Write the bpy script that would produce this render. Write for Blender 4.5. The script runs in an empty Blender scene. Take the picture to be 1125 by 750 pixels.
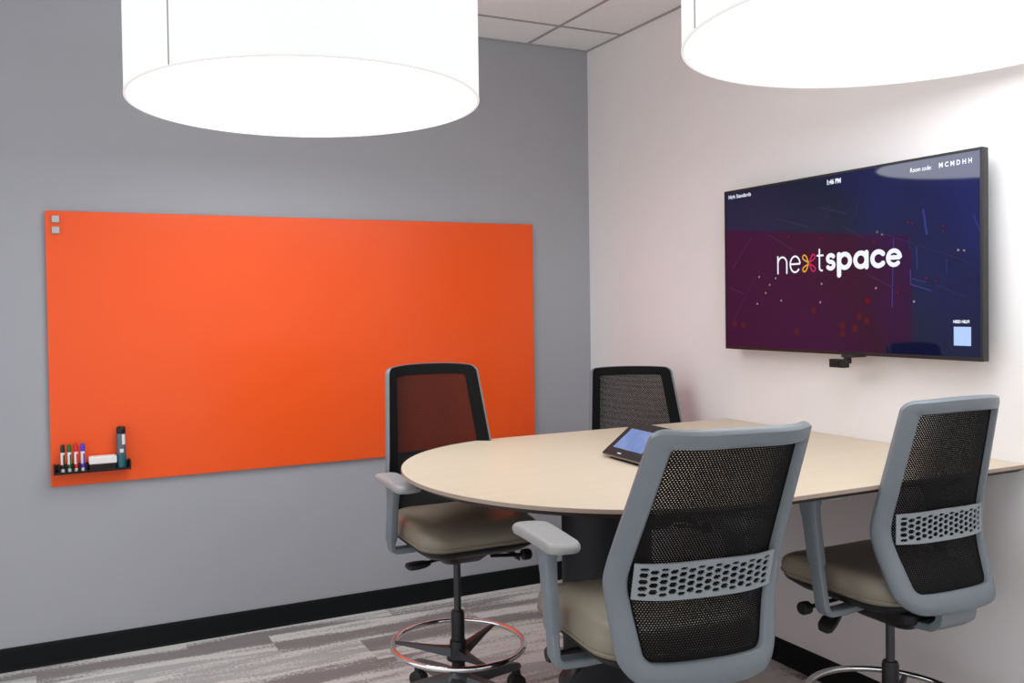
import bpy, bmesh, math, random
from mathutils import Vector, Matrix
C = bpy.context.scene
COL = C.collection
PI = math.pi
random.seed(5)

# ---------------------------------------------------------------- camera
cam_d = bpy.data.cameras.new('camera')
cam = bpy.data.objects.new('camera', cam_d); COL.objects.link(cam)
YAW, PITCH, ROLL = 0.4354, -0.0197, -0.0151
f_ = Vector((math.sin(YAW)*math.cos(PITCH), math.cos(YAW)*math.cos(PITCH), math.sin(PITCH)))
r_ = f_.cross(Vector((0, 0, 1))).normalized(); u_ = r_.cross(f_)
r2 = r_*math.cos(ROLL) + u_*math.sin(ROLL); u2 = -r_*math.sin(ROLL) + u_*math.cos(ROLL)
cam.matrix_world = Matrix(((r2.x, u2.x, -f_.x, -2.8689), (r2.y, u2.y, -f_.y, -4.2918),
                           (r2.z, u2.z, -f_.z, 1.5537), (0, 0, 0, 1)))
cam_d.sensor_fit = 'HORIZONTAL'; cam_d.sensor_width = 36.0
cam_d.lens = 975.2/1125*36.0
cam_d.shift_x = 65.14/1125; cam_d.shift_y = -19.1/1125
cam_d.clip_start = 0.05
C.camera = cam

# ---------------------------------------------------------------- light and exposure
W = bpy.data.worlds.new('world'); C.world = W; W.use_nodes = True
WORLD_STRENGTH = 1.5
W.node_tree.nodes['Background'].inputs[0].default_value = (0.93, 0.96, 1.0, 1)
W.node_tree.nodes['Background'].inputs[1].default_value = WORLD_STRENGTH
LAMP_DISC = 5.8        # radiance of the lamps' bottom diffusers
UPLIGHT_FILL = 2.5         # radiance of unseen discs added atop the drums to brighten the ceiling
LAMP_SHADE = 0.93       # radiance of the fabric shades
C.view_settings.view_transform = 'Standard'
C.view_settings.look = 'None'
C.view_settings.gamma = 1.0
C.view_settings.use_curve_mapping = False
C.view_settings.exposure = -0.06

# ---------------------------------------------------------------- materials
def nt(name):
    m = bpy.data.materials.new(name); m.use_nodes = True
    t = m.node_tree; b = t.nodes['Principled BSDF']
    return m, t, b
def N(t, typ, **k):
    n = t.nodes.new(typ)
    for a, v in k.items(): setattr(n, a, v)
    return n
def math_(t, op, a, b=None, c=None):
    n = t.nodes.new('ShaderNodeMath'); n.operation = op
    for i, v in enumerate((a, b, c)):
        if v is None: continue
        if isinstance(v, (int, float)): n.inputs[i].default_value = v
        else: t.links.new(v, n.inputs[i])
    return n.outputs[0]
def ramp(t, fac, stops, interp='LINEAR'):
    n = t.nodes.new('ShaderNodeValToRGB'); n.color_ramp.interpolation = interp
    e = n.color_ramp.elements
    while len(e) > 1: e.remove(e[0])
    e[0].position = stops[0][0]; e[0].color = (*stops[0][1], 1)
    for p, c in stops[1:]:
        x = e.new(p); x.color = (*c, 1)
    t.links.new(fac, n.inputs[0]); return n.outputs[0]
def plain(name, col, rough=0.5, metal=0.0, spec=0.5, noise=0.03, scale=30.0, bump=0.0, bscale=200.0, coat=0.0):
    """a surface with a faint procedural mottling and optional fine bump"""
    m, t, b = nt(name)
    tc = N(t, 'ShaderNodeTexCoord')
    n = N(t, 'ShaderNodeTexNoise'); n.inputs['Scale'].default_value = scale; n.inputs['Detail'].default_value = 3
    t.links.new(tc.outputs['Object'], n.inputs['Vector'])
    lo = tuple(c*(1-noise) for c in col); hi = tuple(min(1, c*(1+noise)) for c in col)
    t.links.new(ramp(t, n.outputs['Fac'], [(0.3, lo), (0.7, hi)]), b.inputs['Base Color'])
    b.inputs['Roughness'].default_value = rough; b.inputs['Metallic'].default_value = metal
    b.inputs['Specular IOR Level'].default_value = spec
    b.inputs['Coat Weight'].default_value = coat
    if bump > 0:
        n2 = N(t, 'ShaderNodeTexNoise'); n2.inputs['Scale'].default_value = bscale; n2.inputs['Detail'].default_value = 4
        t.links.new(tc.outputs['Object'], n2.inputs['Vector'])
        bp = N(t, 'ShaderNodeBump'); bp.inputs['Strength'].default_value = bump; bp.inputs['Distance'].default_value = 0.002
        t.links.new(n2.outputs['Fac'], bp.inputs['Height']); t.links.new(bp.outputs[0], b.inputs['Normal'])
    return m
def emit(name, col, s, base=1.0, rough=0.6):
    m, t, b = nt(name)
    b.inputs['Base Color'].default_value = (*[min(1, c)*base for c in col], 1)
    b.inputs['Emission Color'].default_value = (*col, 1); b.inputs['Emission Strength'].default_value = s
    b.inputs['Roughness'].default_value = rough
    return m

M = {}
M['wall_gray'] = plain('grey_wall_paint', (0.360, 0.360, 0.384), 0.75, bump=0.15, bscale=260, noise=0.01, scale=2)
M['wall_white'] = plain('off_white_wall_paint', (0.800, 0.762, 0.752), 0.75, bump=0.15, bscale=260, noise=0.01, scale=2)
M['ceiling'] = plain('ceiling_tile', (0.88, 0.88, 0.88), 0.9, noise=0.04, scale=60, bump=0.3, bscale=150)
M['tbar'] = plain('ceiling_grid_metal', (0.36, 0.35, 0.35), 0.6)
M['baseboard'] = plain('black_vinyl_baseboard', (0.006, 0.007, 0.0075), 0.6, spec=0.15)
M['orange'] = plain('orange_glass', (0.880, 0.098, 0.016), 0.22, noise=0.01, scale=1.5, spec=0.25)
M['frame'] = plain('grey_plastic', (0.168, 0.190, 0.208), 0.42, noise=0.02, bump=0.1, bscale=500)
M['arm_pad'] = plain('grey_soft_armpad', (0.31, 0.305, 0.30), 0.5, noise=0.02, bump=0.1, bscale=500)
M['lumbar'] = plain('grey_lumbar_plastic', (0.27, 0.295, 0.31), 0.45, noise=0.02)
M['black'] = plain('black_plastic', (0.009, 0.009, 0.010), 0.42, noise=0.05, spec=0.35)
M['border'] = plain('black_knit_border', (0.007, 0.007, 0.007), 0.8, spec=0.1, bump=0.3, bscale=900)
M['vinyl'] = plain('taupe_vinyl', (0.235, 0.200, 0.150), 0.42, noise=0.05, scale=8, bump=0.25, bscale=350)
M['steel'] = plain('dark_steel', (0.06, 0.06, 0.065), 0.35, metal=0.6)
M['chrome'] = plain('chrome', (0.80, 0.80, 0.80), 0.07, metal=1.0, noise=0.0)
M['base_gray'] = plain('polished_grey_base', (0.10, 0.105, 0.11), 0.3, metal=0.3)
M['rubber'] = plain('black_rubber', (0.01, 0.01, 0.01), 0.6)
M['drum_black'] = plain('black_gloss_laminate', (0.008, 0.008, 0.010), 0.45, spec=0.25)
M['tv_black'] = plain('black_bezel', (0.012, 0.011, 0.011), 0.35)
M['white_plastic'] = plain('white_plastic', (0.80, 0.78, 0.76), 0.5)
M['magnet'] = plain('brushed_grey_magnet', (0.42, 0.42, 0.42), 0.4, metal=0.5)
M['tray'] = plain('dark_smoked_acrylic', (0.012, 0.005, 0.005), 0.3, spec=0.3)
M['teal'] = plain('teal_liquid_plastic', (0.010, 0.10, 0.13), 0.3)
M['bottle_grey'] = plain('grey_bottle_label', (0.10, 0.11, 0.13), 0.4)
for n_, c_ in dict(ink_black=(0.01, 0.01, 0.01), ink_green=(0.01, 0.12, 0.02), ink_red=(0.62, 0.01, 0.015), ink_blue=(0.05, 0.04, 0.52)).items():
    M[n_] = plain(n_, c_, 0.4)
M['marker_white'] = plain('marker_label_white', (0.75, 0.74, 0.76), 0.4)
M['eraser'] = plain('white_felt_eraser', (0.82, 0.78, 0.75), 0.8, bump=0.2)
M['lamp_frame'] = emit('painted_glow_trim', (0.80, 0.79, 0.77), 0.95, 0.2)  # glow put into the rim's colour, which otherwise renders dark
M['seam'] = plain('shade_seam', (0.30, 0.28, 0.26), 0.8)
M['tablet_silver'] = plain('tablet_silver_edge', (0.22, 0.20, 0.19), 0.3, metal=0.6)
M['text_white'] = emit('screen_text_white', (0.86, 0.92, 1.0), 1.0, 0.05, 0.04)
M['logo_yellow'] = emit('screen_logo_yellow', (0.80, 0.42, 0.02), 0.9, 0.05, 0.04)
M['logo_magenta'] = emit('screen_logo_magenta', (0.62, 0.02, 0.12), 0.9, 0.05, 0.04)
M['card'] = emit('screen_card_pale_blue', (0.45, 0.62, 0.95), 1.0, 0.05, 0.04)
M['line_blue'] = emit('screen_line_blue', (0.03, 0.045, 0.24), 0.7, 0.05, 0.04)
M['line_dim'] = emit('screen_line_dim', (0.035, 0.030, 0.11), 0.55, 0.05, 0.04)
M['dot_white'] = emit('screen_dot_white', (0.36, 0.25, 0.32), 0.8, 0.05, 0.04)
M['dot_red'] = emit('screen_dot_red', (0.15, 0.002, 0.02), 0.7, 0.05, 0.04)
M['dot_soft'] = emit('screen_dot_soft', (0.060, 0.010, 0.022), 0.8, 0.05, 0.04)

# lamp diffuser and shade (they give off light)
M['lamp_disc'] = emit('lit_diffuser', (0.92, 0.965, 1.0), LAMP_DISC, 0.2)
M['uplight_fill'] = emit('added_uplight_glow', (0.95, 0.97, 1.0), UPLIGHT_FILL, 0.2)
M['lamp_shade'] = emit('lit_fabric_shade', (0.97, 0.98, 0.98), LAMP_SHADE, 0.12)

# table top: pale maple laminate with fine grain along x
m, t, b = nt('pale_maple_laminate')
tc = N(t, 'ShaderNodeTexCoord'); mp = N(t, 'ShaderNodeMapping'); mp.inputs['Scale'].default_value = (1.2, 30, 30)
t.links.new(tc.outputs['Object'], mp.inputs[0])
n1 = N(t, 'ShaderNodeTexNoise'); n1.inputs['Scale'].default_value = 2.2; n1.inputs['Detail'].default_value = 6; n1.inputs['Distortion'].default_value = 0.4
t.links.new(mp.outputs[0], n1.inputs['Vector'])
t.links.new(ramp(t, n1.outputs['Fac'], [(0.25, (0.580, 0.470, 0.350)), (0.5, (0.600, 0.497, 0.372)), (0.8, (0.618, 0.515, 0.390))]), b.inputs['Base Color'])
b.inputs['Roughness'].default_value = 0.45
M['maple'] = m
M['maple_edge'] = plain('maple_edge_band', (0.36, 0.27, 0.215), 0.5)
M['edge_dark'] = plain('dark_under_bevel', (0.03, 0.02, 0.018), 0.6)

# carpet planks
m, t, b = nt('streaked_carpet_planks')
geo = N(t, 'ShaderNodeNewGeometry'); sp = N(t, 'ShaderNodeSeparateXYZ'); t.links.new(geo.outputs['Position'], sp.inputs[0])
X, Y = sp.outputs[0], sp.outputs[1]
PW, PL = 0.25, 1.0
row = math_(t, 'FLOOR', math_(t, 'DIVIDE', math_(t, 'ADD', Y, 0.11), PW))
xo = math_(t, 'ADD', math_(t, 'ADD', X, 3.285), math_(t, 'MULTIPLY', row, 0.37))
colm = math_(t, 'FLOOR', math_(t, 'DIVIDE', xo, PL))
cx = N(t, 'ShaderNodeCombineXYZ'); t.links.new(row, cx.inputs[0]); t.links.new(colm, cx.inputs[1])
wn = N(t, 'ShaderNodeTexWhiteNoise'); wn.noise_dimensions = '3D'; t.links.new(cx.outputs[0], wn.inputs['Vector'])
off = math_(t, 'MULTIPLY', wn.outputs['Value'], 37.0)
fine = N(t, 'ShaderNodeTexNoise'); fine.inputs['Scale'].default_value = 75; fine.inputs['Detail'].default_value = 4; fine.inputs['Roughness'].default_value = 0.7
t.links.new(geo.outputs['Position'], fine.inputs['Vector'])
jit = math_(t, 'MULTIPLY', math_(t, 'SUBTRACT', fine.outputs['Fac'], 0.5), 0.10)
v1 = N(t, 'ShaderNodeCombineXYZ')
t.links.new(math_(t, 'MULTIPLY', X, 0.55), v1.inputs[0])
t.links.new(math_(t, 'ADD', math_(t, 'MULTIPLY', Y, 5.0), jit), v1.inputs[1])
t.links.new(off, v1.inputs[2])
s1 = N(t, 'ShaderNodeTexNoise'); s1.inputs['Scale'].default_value = 1.0; s1.inputs['Detail'].default_value = 4; s1.inputs['Roughness'].default_value = 0.52
t.links.new(v1.outputs[0], s1.inputs['Vector'])
mixv = math_(t, 'ADD', s1.outputs['Fac'], math_(t, 'MULTIPLY', math_(t, 'SUBTRACT', fine.outputs['Fac'], 0.5), 0.26))
col = ramp(t, mixv, [(0.28, (0.250, 0.220, 0.217)), (0.43, (0.280, 0.250, 0.245)), (0.46, (0.42, 0.40, 0.39)),
                     (0.495, (0.66, 0.635, 0.60)), (0.57, (0.70, 0.675, 0.64)), (0.60, (0.44, 0.43, 0.42)), (0.66, (0.47, 0.46, 0.45)), (0.69, (0.64, 0.62, 0.59))])
t.links.new(col, b.inputs['Base Color']); b.inputs['Roughness'].default_value = 0.95; b.inputs['Specular IOR Level'].default_value = 0.1
bp = N(t, 'ShaderNodeBump'); bp.inputs['Strength'].default_value = 0.5; bp.inputs['Distance'].default_value = 0.004
n3 = N(t, 'ShaderNodeTexNoise'); n3.inputs['Scale'].default_value = 300; t.links.new(geo.outputs['Position'], n3.inputs['Vector'])
t.links.new(n3.outputs['Fac'], bp.inputs['Height']); t.links.new(bp.outputs[0], b.inputs['Normal'])
M['carpet'] = m

# open-weave mesh: holes between threads; seen obliquely the thread thickness closes them
m, t, b = nt('black_open_weave_mesh')
uv = N(t, 'ShaderNodeUVMap'); uv.uv_map = 'UVMap'
su = N(t, 'ShaderNodeSeparateXYZ'); t.links.new(uv.outputs[0], su.inputs[0])
HP, VP = 0.0072, 0.0050
vr = math_(t, 'DIVIDE', su.outputs[1], VP)
rw = math_(t, 'FLOOR', vr)
odd = math_(t, 'MULTIPLY', math_(t, 'MODULO', math_(t, 'ABSOLUTE', rw), 2.0), 0.5)
ur = math_(t, 'FRACT', math_(t, 'ADD', math_(t, 'DIVIDE', su.outputs[0], HP), odd))
vf = math_(t, 'FRACT', vr)
du = math_(t, 'ABSOLUTE', math_(t, 'SUBTRACT', ur, 0.5)); dv = math_(t, 'ABSOLUTE', math_(t, 'SUBTRACT', vf, 0.5))
dist = math_(t, 'SQRT', math_(t, 'ADD', math_(t, 'POWER', math_(t, 'MULTIPLY', du, 1.0), 2.0), math_(t, 'POWER', math_(t, 'MULTIPLY', dv, 1.15), 2.0)))
lw = N(t, 'ShaderNodeLayerWeight'); lw.inputs[0].default_value = 0.5
cosv = math_(t, 'SUBTRACT', 1.0, lw.outputs['Facing'])
rad = math_(t, 'MULTIPLY_ADD', cosv, 0.375, -0.132)
hole = math_(t, 'LESS_THAN', dist, rad)
b.inputs['Base Color'].default_value = (0.010, 0.0095, 0.0095, 1); b.inputs['Roughness'].default_value = 0.8; b.inputs['Specular IOR Level'].default_value = 0.1
tr = N(t, 'ShaderNodeBsdfTransparent'); mx = N(t, 'ShaderNodeMixShader')
t.links.new(hole, mx.inputs[0]); t.links.new(b.outputs[0], mx.inputs[1]); t.links.new(tr.outputs[0], mx.inputs[2])
t.links.new(mx.outputs[0], t.nodes['Material Output'].inputs[0])
M['mesh'] = m

# television picture: dark navy artwork under a glossy panel
m, t, b = nt('television_panel')
geo = N(t, 'ShaderNodeNewGeometry'); sp = N(t, 'ShaderNodeSeparateXYZ'); t.links.new(geo.outputs['Position'], sp.inputs[0])
uu = math_(t, 'DIVIDE', math_(t, 'SUBTRACT', -1.2115, sp.outputs[1]), 1.205)
vv = math_(t, 'DIVIDE', math_(t, 'SUBTRACT', sp.outputs[2], 1.351), 0.695)
nz = N(t, 'ShaderNodeTexNoise'); nz.inputs['Scale'].default_value = 3.2; nz.inputs['Detail'].default_value = 2
t.links.new(geo.outputs['Position'], nz.inputs['Vector'])
ff = math_(t, 'ADD', math_(t, 'MULTIPLY', uu, 0.75), math_(t, 'ADD', math_(t, 'MULTIPLY', vv, 0.35), math_(t, 'MULTIPLY', math_(t, 'SUBTRACT', nz.outputs['Fac'], 0.5), 0.5)))
cl = ramp(t, ff, [(0.0, (0.012, 0.001, 0.030)), (0.35, (0.008, 0.002, 0.034)), (0.60, (0.002, 0.003, 0.022)), (0.80, (0.002, 0.004, 0.055)), (1.0, (0.004, 0.008, 0.10))])
t.links.new(cl, b.inputs['Emission Color']); b.inputs['Emission Strength'].default_value = 1.0
b.inputs['Base Color'].default_value = (0.004, 0.004, 0.006, 1); b.inputs['Roughness'].default_value = 0.035; b.inputs['Specular IOR Level'].default_value = 0.5
M['screen'] = m
m, t, b = nt('tablet_display')
tc = N(t, 'ShaderNodeTexCoord'); nz = N(t, 'ShaderNodeTexNoise'); nz.inputs['Scale'].default_value = 14
t.links.new(tc.outputs['Object'], nz.inputs['Vector'])
t.links.new(ramp(t, nz.outputs['Fac'], [(0.35, (0.17, 0.27, 0.60)), (0.65, (0.26, 0.35, 0.66))]), b.inputs['Emission Color'])
b.inputs['Emission Strength'].default_value = 0.85; b.inputs['Base Color'].default_value = (0.02, 0.02, 0.03, 1); b.inputs['Roughness'].default_value = 0.15
M['tablet_screen'] = m

# ---------------------------------------------------------------- helpers
def obj(name, bm, mats, parent=None, smooth=False, loc=None):
    me = bpy.data.meshes.new(name)
    bmesh.ops.recalc_face_normals(bm, faces=bm.faces[:])
    bm.to_mesh(me); bm.free()
    for mm in (mats if isinstance(mats, (list, tuple)) else [mats]): me.materials.append(mm)
    if smooth:
        for p in me.polygons: p.use_smooth = True
    o = bpy.data.objects.new(name, me); COL.objects.link(o)
    if parent: o.parent = parent
    if loc: o.location = loc
    return o
def auto(o, ang=35):
    """smooth shading with sharp edges above an angle"""
    me = o.data
    for p in me.polygons: p.use_smooth = True
    bm = bmesh.new(); bm.from_mesh(me)
    for e in bm.edges:
        if len(e.link_faces) == 2 and e.calc_face_angle(0) > math.radians(ang): e.smooth = False
    bm.to_mesh(me); bm.free(); return o
def tag(o, label, cat, group=None):
    o['label'] = label; o['category'] = cat
    if group: o['group'] = group
    return o
def thing(name, label, cat, loc=(0, 0, 0), rz=0.0, group=None):
    o = bpy.data.objects.new(name, None); COL.objects.link(o); o.empty_display_size = 0.1
    o.location = loc; o.rotation_euler = (0, 0, rz); return tag(o, label, cat, group)
def struct(o): o['kind'] = 'structure'; return o
def box(bm, lo, hi, bev=0.0, seg=2, mat=0, xf=None):
    r = bmesh.ops.create_cube(bm, size=1.0); vs = r['verts']
    for v in vs:
        v.co = Vector(((v.co.x+.5)*(hi[0]-lo[0])+lo[0], (v.co.y+.5)*(hi[1]-lo[1])+lo[1], (v.co.z+.5)*(hi[2]-lo[2])+lo[2]))
    fs = list({f for v in vs for f in v.link_faces})
    for f in fs: f.material_index = mat
    if bev > 0:
        es = list({e for v in vs for e in v.link_edges})
        g = bmesh.ops.bevel(bm, geom=es, offset=bev, segments=seg, affect='EDGES', profile=0.5)
        vs = list({v for f in g['faces'] for v in f.verts} | {v for v in vs if v.is_valid})
        for f in g['faces']: f.material_index = mat
    if xf is not None:
        for v in vs:
            if v.is_valid: v.co = xf @ v.co
    return bm
def bx(lo, hi, bev=0.0, seg=2):
    return box(bmesh.new(), lo, hi, bev, seg)
def lathe(bm, prof, seg=32, c=(0, 0, 0), mat=0, cap=True, mats=None):
    rings = []
    for r, z in prof:
        rings.append([bm.verts.new((c[0]+r*math.cos(2*PI*i/seg), c[1]+r*math.sin(2*PI*i/seg), c[2]+z)) for i in range(seg)])
    for k in range(len(rings)-1):
        for i in range(seg):
            f = bm.faces.new((rings[k][i], rings[k][(i+1) % seg], rings[k+1][(i+1) % seg], rings[k+1][i]))
            f.material_index = mats[k] if mats else mat
    if cap:
        f = bm.faces.new(rings[0]); f.material_index = mats[0] if mats else mat
        f = bm.faces.new(rings[-1]); f.material_index = mats[-1] if mats else mat
    return bm
def loft(bm, loops, mat=0, cap=True):
    rs = [[bm.verts.new(p) for p in l] for l in loops]; n = len(rs[0])
    for k in range(len(rs)-1):
        for i in range(n):
            bm.faces.new((rs[k][i], rs[k][(i+1) % n], rs[k+1][(i+1) % n], rs[k+1][i])).material_index = mat
    if cap:
        bm.faces.new(rs[0]).material_index = mat; bm.faces.new(rs[-1]).material_index = mat
    return bm
def tube(bm, pts, r, seg=10, mat=0, closed=False):
    pts = [Vector(p) for p in pts]; n = len(pts); loops = []
    for i, p in enumerate(pts):
        a = pts[(i-1) % n] if closed else pts[max(i-1, 0)]
        c = pts[(i+1) % n] if closed else pts[min(i+1, n-1)]
        d = (c-a).normalized(); up = Vector((0, 0, 1)) if abs(d.z) < .95 else Vector((0, 1, 0))
        s = d.cross(up).normalized(); q = s.cross(d)
        rr = r[i] if isinstance(r, (list, tuple)) else r
        loops.append([p + rr*(math.cos(2*PI*k/seg)*s + math.sin(2*PI*k/seg)*q) for k in range(seg)])
    if closed: loops.append(loops[0])
    loft(bm, loops, mat, cap=not closed)
    if closed: bmesh.ops.remove_doubles(bm, verts=bm.verts, dist=1e-6)
    return bm
def fillet(poly, rad, n=6, sub=8):
    """2D polygon -> rounded outline, with every straight side subdivided (constant point count)"""
    out = []; m_ = len(poly); arcs = []
    for i in range(m_):
        p0, p1, p2 = Vector(poly[i-1]), Vector(poly[i]), Vector(poly[(i+1) % m_])
        a = (p0-p1).normalized(); b_ = (p2-p1).normalized(); r = rad[i]
        ang = a.angle(b_); d = r/math.tan(ang/2)
        s, e = p1+a*d, p1+b_*d; arc = []
        cdir = (a+b_).normalized(); cen = p1+cdir*(r/math.sin(ang/2))
        v0 = s-cen; v1 = e-cen; tot = math.atan2(v0.x*v1.y-v0.y*v1.x, v0.dot(v1))
        for k in range(n+1):
            th = tot*k/n; arc.append(cen+Vector((v0.x*math.cos(th)-v0.y*math.sin(th), v0.x*math.sin(th)+v0.y*math.cos(th))))
        arcs.append(arc)
    for i in range(m_):
        out += arcs[i]; a = arcs[i][-1]; c = arcs[(i+1) % m_][0]
        for k in range(1, sub): out.append(a.lerp(c, k/sub))
    return out

# ================================================================ SETTING
H = 3.0
XL, YF = -5.2, -7.2
o = obj('floor', bx((XL-.1, YF, -.1), (.1, .1, 0)), M['carpet']); struct(o)
o = obj('ceiling', bx((XL-.1, YF, H), (.1, .1, H+.1)), M['ceiling']); struct(o)
o = obj('wall_back', bx((XL-.1, 0, 0), (.1, .1, H)), M['wall_gray']); struct(o)
o = obj('wall_right', bx((0, YF, 0), (.1, 0, H)), M['wall_white']); struct(o)
def base_prof(a, b_, nrm):
    # cove-topped vinyl base, lofted from a to b_
    a, b_, nrm = Vector(a), Vector(b_), Vector(nrm)
    pr = [(0, 0), (.014, 0), (.010, .012), (.009, .090), (.006, .1016), (0, .1016)]
    return loft(bmesh.new(), [[p + nrm*d + Vector((0, 0, z)) for d, z in pr] for p in (a, b_)])
struct(obj('baseboard_back', base_prof((XL, 0, 0), (0, 0, 0), (0, -1, 0)), M['baseboard']))
struct(obj('baseboard_right', base_prof((0, -.014, 0), (0, YF, 0), (-1, 0, 0)), M['baseboard']))
# ceiling grid: T-bars, thin strips 1.5 mm proud of the tiles
bm = bmesh.new()
x = -.39
while x > XL: box(bm, (x-.010, YF, H-.002), (x+.010, -.0, H+.001)); x -= .61
y = -.335
while y > YF: box(bm, (XL, y-.010, H-.0025), (0, y+.010, H+.001)); y -= .61
struct(obj('trim_1', bm, M['tbar']))
bm = bmesh.new()   # wall angle along the two seen walls
box(bm, (XL, -.012, H-.006), (0, 0, H)); box(bm, (-.012, YF, H-.006), (0, -.012, H))
struct(obj('trim_2', bm, M['tbar']))

# ================================================================ PENDANT DRUM LAMPS
def drum(label, cx_, cy_, seam_deg):
    R_, Z0, Z1 = .610, 2.277, 2.70
    t_ = thing('drum_pendant_lamp', label, 'lamp', (cx_, cy_, Z0), 0, 'large white drum pendants')
    S = 96
    sh = bmesh.new()
    prof = [(R_, .004), (R_, Z1-Z0), (R_-.006, Z1-Z0), (R_-.006, .004)]
    loops = [[(r*math.cos(2*PI*i/S), r*math.sin(2*PI*i/S), z) for i in range(S)] for r, z in prof]
    loops.append(loops[0]); loft(sh, loops, cap=False); bmesh.ops.remove_doubles(sh, verts=sh.verts, dist=1e-6)
    auto(obj('lamp_shade', sh, M['lamp_shade'], t_))
    d = lathe(bmesh.new(), [(R_-.007, .003), (R_-.007, .010)], S)
    auto(obj('diffuser', d, M['lamp_disc'], t_))
    auto(obj('added_uplight', lathe(bmesh.new(), [(R_-.007, Z1-Z0-.012), (R_-.007, Z1-Z0-.006)], S), M['uplight_fill'], t_))  # unseen glowing disc, added to throw light on the ceiling
    rm = bmesh.new()
    prof = [(R_+.0015, 0), (R_+.0015, .005), (R_-.008, .005), (R_-.008, 0)]
    loops = [[(r*math.cos(2*PI*i/S), r*math.sin(2*PI*i/S), z) for i in range(S)] for r, z in prof]
    loops.append(loops[0]); loft(rm, loops, cap=False); bmesh.ops.remove_doubles(rm, verts=rm.verts, dist=1e-6)
    obj('rim', rm, M['lamp_frame'], t_)
    a = math.radians(seam_deg)
    sm = bx((R_-.001, -.0018, .005), (R_+.0016, .0018, Z1-Z0))
    s_ = obj('seam', sm, M['seam'], t_); s_.rotation_euler = (0, 0, a)
    cb = bmesh.new()
    for k in range(3):
        an = 2*PI*k/3+.4
        tube(cb, [(R_*.93*math.cos(an), R_*.93*math.sin(an), Z1-Z0-.01), (.05*math.cos(an), .05*math.sin(an), H-Z0-.02)], .0015, 6)
    obj('suspension_cable', cb, M['steel'], t_)
    auto(obj('ceiling_canopy', lathe(bmesh.new(), [(.075, H-Z0-.025), (.08, H-Z0-.02), (.08, H-Z0-.002)], 32), M['white_plastic'], t_))
    sp_ = lathe(bmesh.new(), [(.01, Z1-Z0-.06), (.01, Z1-Z0)], 12)
    for k in range(3):
        an = 2*PI*k/3+.4
        tube(sp_, [(0, 0, Z1-Z0-.01), (R_*.99*math.cos(an), R_*.99*math.sin(an), Z1-Z0-.01)], .004, 6)
    obj('spider', sp_, M['steel'], t_)
    return t_
drum('large white drum pendant lamp hanging in front of the grey wall above the orange board', -1.994, -1.213, 213)
drum('large white drum pendant lamp hanging near the off-white wall above the television', -.701, -2.626, 160)

# ================================================================ ORANGE GLASS BOARD
BX0, BX1, BZ0, BZ1 = -2.838, -.387, .787, 2.0
brd = thing('glass_board', 'wide orange glass marker board mounted on the grey wall', 'board', ((BX0+BX1)/2, 0, BZ0))
cxb = (BX0+BX1)/2
obj('glass_panel', bx((BX0-cxb, -.022, 0), (BX1-cxb, -.017, BZ1-BZ0), .001, 1), M['orange'], brd)
for sx in (-1, 1):
    for sz in (.12, BZ1-BZ0-.12):
        pm = lathe(bmesh.new(), [(.018, .001), (.018, .017)], 20)
        bmesh.ops.rotate(pm, verts=pm.verts, matrix=Matrix.Rotation(PI/2, 3, 'X'))
        obj('standoff', pm, M['steel'], brd, loc=(sx*1.05, 0, sz))
for z_, lb in ((1.963, 'small grey square magnet, upper of two in the top left corner of the orange board'),
               (1.915, 'small grey square magnet, lower of two in the top left corner of the orange board')):
    tag(obj('magnet', bx((-.0155, -.012, -.0155), (.0155, 0, .0155), .002), M['magnet'], loc=(-2.797, -.022, z_)), lb, 'magnet', 'square magnets on the board')

# marker tray
tr_ = thing('marker_tray', 'narrow dark acrylic marker tray at the bottom left of the orange board', 'tray', (-2.67, -.022, .848))
bm = bmesh.new(); box(bm, (-.155, -.062, 0), (.155, 0, .005), .001)
obj('shelf', bm, M['tray'], tr_)
obj('back_plate', bx((-.155, -.0045, .005), (.155, 0, .036), .001), M['tray'], tr_)
obj('front_lip', bx((-.155, -.062, .005), (.155, -.058, .010), .001), M['tray'], tr_)
hold = bmesh.new(); prof = [(-.1385, -.058)]
for i in range(5):
    xx = -.1345+.027*i; prof += [(xx-.0025, -.058), (xx-.0025, -.026)] if i else [(-.1385, -.058)]
    if i < 4: prof += [(xx+.0025, -.026), (xx+.0025, -.058)] if False else []
tops = [(-.1385, -.020), (-.0240, -.020)]
comb = [(-.1385, -.020), (-.1385, -.058)]
for i in range(5):
    xx = -.1345+.027*i
    if i: comb += [(xx-.0025, -.028), (xx-.0025, -.058)]
    comb += [(xx+.0025, -.058), (xx+.0025, -.028)] if i < 4 else [(xx+.0025, -.058), (xx+.0025, -.020)]
loft(hold, [[(p[0], p[1], z_) for p in comb] for z_ in (.005, .034)])
obj('marker_divider', hold, M['tray'], tr_)
for sx in (-1, 1): obj('end_cap', bx((sx*.156-.003, -.064, -.002), (sx*.156+.003, 0, .040), .002), M['rubber'], tr_)
inks = [('ink_black', 'black'), ('ink_green', 'green'), ('ink_red', 'red'), ('ink_blue', 'blue')]
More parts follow.
